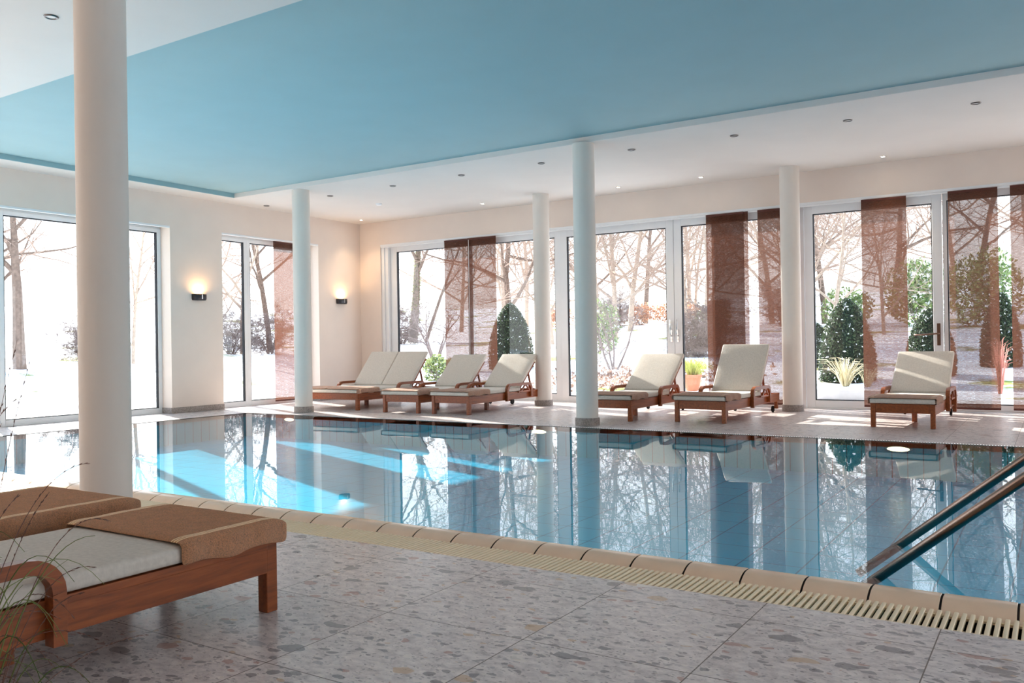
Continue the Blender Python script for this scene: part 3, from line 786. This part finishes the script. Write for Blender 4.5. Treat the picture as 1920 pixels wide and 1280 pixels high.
# ------------------------------------------------------------------ ornamental grass at the left edge
def grass_plant():
    r = empty('ornamental_grass', (10.19, -12.125, 0)); tag(r, 'airy ornamental grass with thin seed stems at the left edge', 'plant')
    MB().lathe([(0, .0), (.13, .0), (.17, .30), (.18, .32), (.16, .32), (.15, .28), (0, .28)], 28).build('planter', M['pot'], r, smooth=False)
    MB().lathe([(0, .285), (.15, .285)], 20).build('soil', M['soil'], r)
    rnd = random.Random(5); c = Vector((0, 0, .28)); fwl = Vector((fw.x, fw.y, 0)).normalized(); rl = Vector((rt.x, rt.y, 0))
    def arc(tip, lift, r0, n=14, base=None):
        p0 = base or c + Vector((rnd.uniform(-.08, .08), rnd.uniform(-.08, .08), 0))
        p2 = Vector(tip); p1 = (p0 + p2) / 2 + Vector((0, 0, lift)) + (p0 - p2) * .2 * Vector((1, 1, 0)).length * .3
        pts = []; rs = []
        for k in range(n + 1):
            t = k / n
            pts.append(p0 * (1 - t) ** 2 + p1 * 2 * t * (1 - t) + p2 * t * t); rs.append(r0 * (1 - .75 * t))
        return pts, rs
    m = MB()
    for k in range(80):
        a = rnd.uniform(0, 6.28); rad = rnd.uniform(.05, .27)
        tip = c + Vector((math.cos(a) * rad, math.sin(a) * rad, rnd.uniform(.0, .42)))
        pts, rs = arc(tip, rnd.uniform(.1, .4), .0017)
        m.tube(pts, rs, 4)
    m.build('blade_tuft', M['blade'], r)
    ms = MB(); sd = MB()
    tips = [(.24, .10, .42), (.13, .0, .64), (.10, -.02, .50), (.20, .08, .30), (.16, -.04, .74), (.25, .02, .36), (.08, .05, .60), (.30, .1, .22), (.05, -.06, .44), (.19, .12, .52), (.14, .1, .16), (.22, -.05, .12), (.10, .10, .70)] + [(rnd.uniform(.06, .26), rnd.uniform(-.1, .12), rnd.uniform(.1, .5)) for k in range(16)]
    for (u, d, z) in tips:
        tip = c + rl * u + fwl * d + Vector((0, 0, z))
        pts, rs = arc(tip, rnd.uniform(.12, .32), .0011, 20)
        ms.tube(pts, rs, 4)
        for q in range(12, 20):
            for e in range(2):
                p = pts[q].lerp(pts[q + 1], rnd.random()); dv = (pts[q + 1] - pts[q]).normalized() * .007 + Vector((rnd.uniform(-1, 1), rnd.uniform(-1, 1), rnd.uniform(-1, 1))) * .0018
                sd.tube([p, p + dv * .5, p + dv], [.0003, .0009, .0003], 4)
    ms.build('seed_stems', M['stem'], r); sd.build('seed_heads', M['stem'], r)
grass_plant()

# ------------------------------------------------------------------ garden
def gz(x, y):
    d = max(y, -x)
    return .075 * max(0, d - 6) - .03
b = MB()
xs = [-90, -60, -40, -30, -22, -16, -12, -8, -6, -4, -2, -.34, 3, 7, 11, 15, 20, 30, 45]; ys = [-30, -20, -14, -9, -5, -2, .32, 2, 4, 6, 8, 12, 16, 22, 30, 40, 60, 90]
idx = {}
for i, x in enumerate(xs):
    for j, y in enumerate(ys): idx[i, j] = len(b.v); b.v.append((x, y, gz(x, y)))
for i in range(len(xs) - 1):
    for j in range(len(ys) - 1):
        if xs[i] >= -.35 and ys[j] < .3: continue
        b.f.append((idx[i, j], idx[i + 1, j], idx[i + 1, j + 1], idx[i, j + 1]))
lawn = tag(struct(b.build('garden_lawn', M['snow'])), 'snow covered lawn rising away from the house with green patches', 'lawn')
b = MB(); b.quad((-.34, -60, -.03), (60, -60, -.03), (60, YB - .25, -.03), (-.34, YB - .25, -.03)); b.quad((XE + .25, YB - .25, -.03), (60, YB - .25, -.03), (60, .32, -.03), (XE + .25, .32, -.03))
tag(struct(b.build('garden_ground', M['snow'])), 'snow covered ground behind and right of the pool hall', 'ground')
b = MB(); b.box(-1.2, .33, -.2, 16, 2.7, -.005)
tag(struct(b.build('terrace', M['terrace'])), 'pale stone terrace outside the garden doors', 'terrace')
b = MB(); b.box(8.25, 2.15, -.005, 9.6, 2.5, .16)
tag(b.build('stone_kerb', M['terrace'], bevel=.01), 'low grey stone kerb on the terrace behind the panel by the right lounger', 'kerb')

def branch_tree(seed, height, r0, levels=4, nchild=(7, 5, 4, 3), spread=.9, lean=(0, 0), wiggle=.08, first=.28, twig_len=.55, up_=.25, nseg=5, stems=1):
    rnd = random.Random(seed); T = MB(); Tw = MB()
    def grow(p, d, L, r, lev):
        pts = [p.copy()]; rs = [r]; q = p.copy(); dd = d.copy(); n = nseg + 3 if lev == 0 else nseg
        for k in range(n):
            dd = (dd + Vector((rnd.gauss(0, 1), rnd.gauss(0, 1), rnd.gauss(0, 1))) * wiggle * (1 if lev else .5) + Vector((0, 0, up_ * .12 * (1 if lev else 0)))).normalized()
            q = q + dd * L / n; pts.append(q.copy()); rs.append(max(r * (1 - .8 * (k + 1) / n), .0035))
        (T if lev <= 1 else Tw).tube(pts, rs, 8 if lev == 0 else (5 if lev == 1 else 3), caps=False)
        if lev >= levels: return
        m = nchild[min(lev, len(nchild) - 1)]
        for c in range(m):
            t = first + (1 - first) * (c + rnd.random()) / m if lev == 0 else .2 + .8 * (c + rnd.random()) / m
            f = t * n; i = min(int(f), n - 1); pp = pts[i].lerp(pts[i + 1], f - i); rr = rs[i] * .6
            ax = Vector((rnd.gauss(0, 1), rnd.gauss(0, 1), rnd.gauss(0, .5))).normalized()
            base = (pts[i + 1] - pts[i]).normalized()
            nd = (base * (1 - spread * .45) + ax * spread + Vector((0, 0, up_ * .5))).normalized()
            grow(pp, nd, L * twig_len * rnd.uniform(.65, 1.15) * (1.15 - .45 * t), rr, lev + 1)
    for s_ in range(stems):
        a = 6.28 * s_ / stems + rnd.random()
        off = Vector((math.cos(a), math.sin(a), 0)) * (0 if stems == 1 else .12)
        d0 = Vector((lean[0], lean[1], 1)) + (off * 3.2 if stems > 1 else Vector((0, 0, 0)))
        grow(Vector((0, 0, -.1)) + off * .6, d0.normalized(), height * (1 if stems == 1 else rnd.uniform(.75, 1)), r0, 0)
    return T, Tw
def make_tree(name, T, Tw, bark, twig):
    r = empty(name)
    T.build('trunk', bark, r, smooth=True)
    if Tw.v: Tw.build('twigs', twig, r)
    return r
protoA = make_tree('bare_tree', *branch_tree(1, 11, .17, 4, (11, 6, 5, 4), .85), M['bark'], M['twig'])
protoB = make_tree('bare_tree', *branch_tree(2, 12, .15, 4, (12, 6, 5, 4), .95, first=.15), M['palebark'], M['twig'])
protoC = make_tree('bare_tree', *branch_tree(3, 10, .2, 4, (10, 7, 5, 4), 1.0, first=.2, wiggle=.12), M['bark'], M['twig'])
protoE = make_tree('bare_tree', *branch_tree(6, 11, .15, 4, (14, 8, 7, 6), 1.0, first=.12, wiggle=.12), M['palebark'], M['twig'])
protoF = make_tree('bare_tree', *branch_tree(7, 6.2, .19, 4, (8, 6, 5, 4), 1.0, first=.45, wiggle=.1), M['bark'], M['twig'])
protoD = make_tree('bare_tree', *branch_tree(4, 8, .08, 4, (14, 6, 4, 3), .8, first=.1), M['palebark'], M['twig'])
used = set()
def place(p, x, y, rz, s, lab, cat, grp):
    o = p
    if p.name in used: o = copy_tree(p)
    used.add(p.name)
    o.location = (x, y, gz(x, y)); o.rotation_euler = (0, 0, rz); o.scale = (s, s, s)
    tag(o, lab, cat, grp)
    return o
TG = 'bare winter trees in the garden'
trees = [
    (protoA, -9.2, 35, 0.3, .95, 'bare tree seen through the middle of the left sliding door leaf'),
    (protoC, -12.5, 33, 1.3, .9, 'bare spreading tree seen through the left sliding door leaf near the blue grey column'),
    (protoB, -7.2, 37, 2.1, 1.0, 'bare tree with pale trunk seen right of the sliding door handles'),
    (protoD, -5.7, 34, .9, 1.1, 'slim bare tree beside the pale one right of the sliding door handles'),
    (protoB, 1.2, 31, 4.0, .95, 'left of two pale trunks seen right of the column by the upright lounger'),
    (protoA, 2.3, 30, 5.0, .9, 'right of two trunks seen right of the column by the upright lounger'),
    (protoC, 4.5, 36, 2.6, 1.0, 'bare spreading tree behind the panel left of the bronze handle'),
    (protoD, 6.2, 22, 3.3, .85, 'slim bare tree seen left of the door stile with the bronze handle'),
    (protoA, 8.5, 33, 1.0, 1.0, 'bare tree behind the panel right of the bronze handle'),
    (protoB, 10.8, 27, 2.0, .9, 'bare tree behind the panel at the right edge'),
    (protoC, -8.2, 18.5, .6, .85, 'bare tree with level branches seen between the two touching panels and the slim column'),
    (protoE, -13.5, 26, 3.6, .95, 'bare tree behind the two touching panels at far left'),
    (protoD, -3.2, 26, 5.2, 1.0, 'slim bare tree behind the doubled panels'),
    (protoB, -17, 34, 1.8, 1.0, 'distant bare tree behind the slim column at far left'),
    (protoC, -1.0, 40, 4.4, 1.1, 'most distant bare tree behind the doubled panels'),
    (protoF, -13.3, .25, 2.2, 1.0, 'thick bare tree in the large left window beside the white mullion'),
    (protoD, -13.9, 4.2, 1.1, .75, 'slim bare tree in the large left window right of the near column'),
    (protoB, -16.9, 11.2, .2, .75, 'thickest trunk in the narrow window between the sconces'),
    (protoD, -17.6, 10.0, 4.1, .9, 'slim trunk at the left side of the narrow window between the sconces'),
    (protoA, -17.5, 13.2, 5.3, .8, 'leaning bare tree at the right side of the narrow window'),
    (protoC, -22, 3.0, 3.0, .8, 'distant bare tree hidden mostly by the thick near column'),
    (protoE, -4.5, 21, 0.0, .85, 'densely twigged bare tree just left of the sliding door handles'),
    (protoE, -7.0, 28, 1.9, 1.0, 'densely twigged bare tree right of the blue grey column'),
    (protoE, 2.9, 24, 2.7, .9, 'densely twigged bare tree right of the column at the upright lounger'),
    (protoE, -.5, 31, 4.4, 1.0, 'densely twigged bare tree behind the doubled panels'),
    (protoE, 7.2, 38, 5.5, 1.0, 'densely twigged bare tree above the tall evergreen bush'),
    (protoE, -20, 31, .8, .9, 'densely twigged bare tree in the far left garden window'),
    (protoE, -3.2, 44, 3.3, 1.2, 'very distant densely twigged tree right of the sliding door handles'),
    (protoE, 11.6, 36, 2.2, 1.0, 'densely twigged bare tree at the right picture edge'),
    (protoE, -3.2, 17, 3.9, .62, 'smaller densely twigged tree seen through the left sliding door leaf beside the handles'),
    (protoE, -6.8, 19.5, 5.1, .66, 'smaller densely twigged tree right behind the blue grey column'),
    (protoE, 4.9, 19.5, 1.2, .62, 'smaller densely twigged tree behind the clipped yew cone at the column'),
    (protoE, .3, 19, .4, .6, 'smaller densely twigged tree above the dark twiggy bush'),
    (protoE, -26, 16.5, 2.2, .75, 'densely twigged bare tree in the narrow window between the sconces'),
]
for (p, x, y, rz, s, lab) in trees: place(p, x, y, rz, s, lab, 'tree', TG)

def leaves(mb, pts, size, rnd, flat=0.0):
    for p in pts:
        a = Vector((rnd.gauss(0, 1), rnd.gauss(0, 1), rnd.gauss(0, 1) * (1 - flat))).normalized(); u = a.orthogonal().normalized()
        ang = rnd.random() * 6.28; w = a.cross(u); u2_ = u * math.cos(ang) + w * math.sin(ang); w2 = a.cross(u2_)
        s = size * rnd.uniform(.6, 1.3)
        P = Vector(p)
        mb.add([P - u2_ * s, P + w2 * s * .45, P + u2_ * s, P - w2 * s * .45], [(0, 1, 2, 3)])
# ivy clad tree
T, Tw = branch_tree(21, 8, .26, 3, (7, 4, 3), .7, lean=(.16, 0), first=.45)
ivt = make_tree('ivy_tree', T, Tw, M['bark'], M['twig']); ivt.location = (-17.1, 22.6, gz(-17.1, 22.6)); tag(ivt, 'leaning tree trunk clad in ivy in the far left garden window', 'tree')
rnd = random.Random(8); pts = []
for k in range(1500):
    i = rnd.randrange(0, 8 * 7); p = Vector(T.v[i]).lerp(Vector(T.v[i + 8]), rnd.random()); pts.append(p + Vector((rnd.gauss(0, .04), rnd.gauss(0, .04), rnd.gauss(0, .05))))
mb = MB(); leaves(mb, pts, .055, rnd); mb.build('ivy', M['ivy'], ivt)
T, Tw = branch_tree(22, 7, .1, 3, (6, 4, 3), .6, lean=(.42, 0), first=.3)
o = make_tree('bare_tree', T, Tw, M['bark'], M['twig']); o.location = (-16.1, 22.4, gz(-16, 22.4)); tag(o, 'thin strongly leaning tree right of the ivy clad trunk', 'tree', TG)
# small multi stemmed shrubs and trees
T, Tw = branch_tree(31, 2.5, .05, 4, (6, 5, 4, 3), 1.0, stems=4, wiggle=.2, first=.3, up_=.1)
o = make_tree('bare_shrub', T, Tw, M['darktwig'], M['darktwig']); o.location = (-7.6, 12.3, gz(-7.6, 12.3)); tag(o, 'twisted bare shrub in the far left garden window above the double lounger', 'shrub')
T, Tw = branch_tree(32, 2.5, .032, 4, (5, 5, 4, 3), .95, stems=5, wiggle=.2, first=.25, up_=.15)
o = make_tree('bare_shrub', T, Tw, M['darktwig'], M['darktwig']); o.location = (1.0, 9.4, gz(1, 9.4)); tag(o, 'many stemmed bare shrub in the left sliding door leaf, right of the blue grey column', 'shrub')
T, Tw = branch_tree(33, 1.9, .02, 4, (9, 8, 6, 4), 1.2, stems=12, wiggle=.25, first=.1, up_=-.1)
o = make_tree('bare_shrub', T, Tw, M['darktwig'], M['darktwig']); o.location = (2.0, 13.6, gz(2, 13.6)); tag(o, 'dense dark twiggy bush right of the sliding door handles', 'shrub')
T, Tw = branch_tree(34, 2.3, .02, 4, (8, 7, 5, 4), 1.0, stems=12, wiggle=.25, first=.1, up_=.0)
u1 = make_tree('undergrowth_bush', T, Tw, M['darktwig'], M['darktwig']); used.add(u1.name)
for i, (x, y, s, lab) in enumerate(((-16.9, 10.6, 1.0, 'twiggy undergrowth bush at the left of the narrow window between the sconces'), (-16.6, 12.4, .9, 'twiggy undergrowth bush at the right of the narrow window between the sconces'), (-15.5, 3.6, .8, 'twiggy undergrowth bush in the large left window right of the near column'),
                                    (-16.5, -.9, .8, 'twiggy undergrowth bush in the large left window left of the near column'), (-16.5, 21, 1.0, 'twiggy undergrowth bush below the ivy clad trunk'), (.6, 29, 1.1, 'twiggy undergrowth bush below the two trunks right of the column'), (-9.8, 32, 1.0, 'twiggy undergrowth bush before the orange hedge'))):
    o = u1 if i == 0 else copy_tree(u1)
    o.location = (x, y, gz(x, y)); o.rotation_euler = (0, 0, i * 1.1); o.scale = (s, s, s); tag(o, lab, 'bush', 'twiggy undergrowth bushes')

def topiary(x, y, w, h, lab, seed, pw=.62):
    r = empty('clipped_yew', (x, y, gz(x, y))); tag(r, lab, 'topiary', 'clipped yew domes dusted with snow')
    rnd = random.Random(seed); n = 40; prof = []
    R_ = lambda t: (w / 2) * (max(0, 1 - t ** 1.9)) ** pw * (1 - .12 * (1 - t) ** 4)
    prof = [(max(R_(k / n) * .93, .001), h * k / n * .98) for k in range(n + 1)]
    MB().lathe(prof, 32).build('core', M['yewbody'], r, smooth=True)
    pts = []
    for k in range(5200):
        t = rnd.random() ** 1.25; a = rnd.random() * 6.28; rr = R_(t) * rnd.uniform(.92, 1.03)
        pts.append((rr * math.cos(a), rr * math.sin(a), h * t))
    mb = MB(); leaves(mb, pts, .035, rnd); mb.build('foliage', M['yew'], r)
topiary(7.757, 7.4, 1.30, 1.84, 'dark clipped yew cone right of the column by the upright lounger', 41)
topiary(9.32, 8.5, 1.12, 1.5, 'clipped yew cone behind the bronze door handle', 42)
topiary(-2.6, 9.6, 1.5, 2.05, 'dark clipped yew dome left of the slim column in the far left garden window', 43)
topiary(10.6, 10.5, .95, 1.75, 'clipped yew cone between the panels at the right edge', 44)
topiary(6.35, 10.5, .9, 1.15, 'small clipped yew peeping out beside the column right of the upright lounger', 45)

def bush(name, x, y, w, dpt, h, mat, lab, cat, seed, n=1800, size=.06, core=True, grp=None):
    r = empty(name, (x, y, gz(x, y))); tag(r, lab, cat, grp)
    rnd = random.Random(seed)
    lobes = [(rnd.uniform(-.3, .3) * w, rnd.uniform(-.3, .3) * dpt, rnd.uniform(.3, .6) * h, rnd.uniform(.25, .42)) for k in range(7)] + [(0, 0, .45 * h, .5)]
    pts = []
    for k in range(n):
        (a, b_, c, s) = rnd.choice(lobes); v = Vector((rnd.gauss(0, 1), rnd.gauss(0, 1), rnd.gauss(0, 1))).normalized() * rnd.uniform(.75, 1.05)
        p = (a + v.x * s * w * .6, b_ + v.y * s * dpt * .6, max(.02, c + v.z * s * h))
        pts.append(p)
    mb = MB(); leaves(mb, pts, size, rnd); mb.build('foliage', mat, r)
    st = MB()
    for k in range(9):
        a = rnd.random() * 6.28; st.tube([(0, 0, -.05), (math.cos(a) * w * .15, math.sin(a) * dpt * .15, h * .3), (math.cos(a) * w * .28, math.sin(a) * dpt * .28, h * .62)], [.02, .012, .005], 5)
    st.build('stems', M['darktwig'], r)
bush('leafy_shrub', -3.1, 6.5, 1.3, .8, .78, M['variegated'], 'leafy green and white shrub behind the second lounger from the far corner', 'shrub', 51, 1500, .055)
bush('leafy_shrub', -2.0, 14.5, 1.5, 1.0, 2.1, M['green'], 'bright green shrub right behind the yew dome at the slim column', 'shrub', 52, 1500, .07)
bush('leafy_shrub', -3.6, 9.0, .7, .5, .6, M['variegated'], 'small leafy shrub at the foot of the yew dome by the slim column', 'shrub', 53, 500, .05)
bush('evergreen_bush', 6.8, 26.5, 3.2, 2.0, 3.1, M['green'], 'tall evergreen bush left of the door stile with the bronze handle', 'bush', 54, 3400, .1)
bush('evergreen_bush', 9.6, 25, 3.0, 2.0, 3.4, M['green'], 'tall evergreen bush behind the panels at the right', 'bush', 55, 3000, .1)
bush('evergreen_bush', 3.6, 28, 2.6, 1.5, 1.9, M['green'], 'evergreen bush behind the yew cone by the column', 'bush', 56, 2400, .09)
bush('evergreen_bush', -1.2, 24, 2.0, 1.4, 1.6, M['green'], 'light green bush above the dark twiggy bush at the door handles', 'bush', 57, 1600, .08)
for i, (x, y, lab) in enumerate(((-11.2, 34, 'left stretch of the orange brown beech hedge'), (-8.9, 33.6, 'middle stretch of the orange brown beech hedge'), (-6.4, 33.2, 'right stretch of the orange brown beech hedge near the door handles'), (-14.5, 34, 'orange brown beech hedge seen beside the slim column at far left'))):
    bush('beech_hedge', x, y, 3.2, 1.2, 1.45, M['beech'], lab, 'hedge', 60 + i, 1800, .08, grp='beech hedge with dry leaves')
# potted grass, straw tufts, red stems
def tuft(mb, n, h, rad, rnd, r0=.004, droop=.5, c=(0, 0, 0)):
    for k in range(n):
        a = rnd.random() * 6.28; q = rnd.uniform(.2, 1) * rad; hh = h * rnd.uniform(.6, 1.1)
        d = Vector((math.cos(a), math.sin(a), 0)); p0 = Vector(c) + d * q * .15
        pts = [p0, p0 + d * q * .3 + Vector((0, 0, hh * .6)), p0 + d * q * .7 + Vector((0, 0, hh * .95)), p0 + d * q * 1.2 + Vector((0, 0, hh * (1 - droop * .5)))]
        mb.tube(pts, [r0, r0 * .8, r0 * .6, r0 * .2], 3, caps=False)
rnd = random.Random(77)
r = empty('potted_grass', (5.25, 4.4, gz(5.25, 4.4))); tag(r, 'terracotta pot with yellow green grass outside, left of the upright lounger', 'potted plant')
MB().lathe([(0, 0), (.13, 0), (.18, .28), (.2, .29), (.2, .34), (.17, .34), (.16, .30), (0, .30)], 28).build('pot', M['terracotta'], r)
mb = MB(); tuft(mb, 170, .38, .42, rnd, .006, .9, (0, 0, .3)); mb.build('grass_tuft', M['lime'], r)
r = empty('straw_grass', (7.9, 6.4, gz(7.9, 6.4))); tag(r, 'pale straw coloured grass in front of the dark yew cone', 'grass clump')
mb = MB(); tuft(mb, 90, .6, .5, rnd, .008, .1); tuft(mb, 40, .4, .35, rnd, .006, .1, (.45, 0, 0)); mb.build('stalks', M['strawm'], r)
r = empty('red_stemmed_shrub', (10.85, 5.0, gz(10.85, 5.0))); tag(r, 'red stemmed dogwood between the panels at the right edge', 'shrub')
mb = MB(); tuft(mb, 46, .95, .26, rnd, .006, .0); mb.build('stems', M['redstem'], r)
r = empty('lime_grass', (4.2, 7.4, gz(4.2, 7.4))); tag(r, 'yellow green grass clump below the dark twiggy bush', 'grass clump')
mb = MB(); tuft(mb, 120, .5, .5, rnd, .006, .6); mb.build('stalks', M['lime'], r)
# leaf litter under the shrubs
pts = []
for k in range(2600):
    x = rnd.gauss(2.6, 1.3); y = rnd.gauss(7.4, 1.6)
    if y > 2.9: pts.append((x, y, gz(x, y) + rnd.uniform(.0, .05)))
mb = MB(); leaves(mb, pts, .06, rnd, .7)
tag(mb.build('fallen_leaves', M['litter']), 'brown fallen leaves lying under the shrubs by the sliding door', 'leaves', kind='stuff')

# ------------------------------------------------------------------ light
w = bpy.data.worlds.new('winter_sky'); S.world = w; w.use_nodes = True; nt = w.node_tree; nt.nodes.clear()
out = nt.nodes.new('ShaderNodeOutputWorld'); bg = nt.nodes.new('ShaderNodeBackground'); tc = nt.nodes.new('ShaderNodeTexCoord'); sp = nt.nodes.new('ShaderNodeSeparateXYZ'); cr = nt.nodes.new('ShaderNodeValToRGB')
nt.links.new(tc.outputs['Generated'], sp.inputs[0]); nt.links.new(sp.outputs[2], cr.inputs[0]); nt.links.new(cr.outputs[0], bg.inputs[0]); nt.links.new(bg.outputs[0], out.inputs[0])
cr.color_ramp.elements[0].position = 0; cr.color_ramp.elements[0].color = (1.0, .98, .97, 1); cr.color_ramp.elements[1].position = .6; cr.color_ramp.elements[1].color = (.62, .78, 1.0, 1)
bg.inputs[1].default_value = 2.75
sun = bpy.data.lights.new('sun', 'SUN'); sun.energy = 20; sun.color = (1, .94, .86); sun.angle = R(.6)
so = link(bpy.data.objects.new('sun', sun))
el, az = R(23), R(-22)                    # sun rays travel toward +x, slightly toward -y
dirv = Vector((math.cos(az) * math.cos(el), math.sin(az) * math.cos(el), -math.sin(el)))
so.rotation_euler = dirv.to_track_quat('-Z', 'Y').to_euler()

# ------------------------------------------------------------------ render settings
vs = S.view_settings; vs.view_transform = 'Standard'; vs.look = 'None'; vs.exposure = 0.2; vs.gamma = 1; vs.use_curve_mapping = False
cy_ = S.cycles
cy_.max_bounces = 10; cy_.diffuse_bounces = 5; cy_.glossy_bounces = 4; cy_.transmission_bounces = 6; cy_.transparent_max_bounces = 16
cy_.caustics_reflective = False; cy_.caustics_refractive = True; cy_.sample_clamp_indirect = 8
cy_.use_denoising = True; cy_.denoiser = 'OPENIMAGEDENOISE'
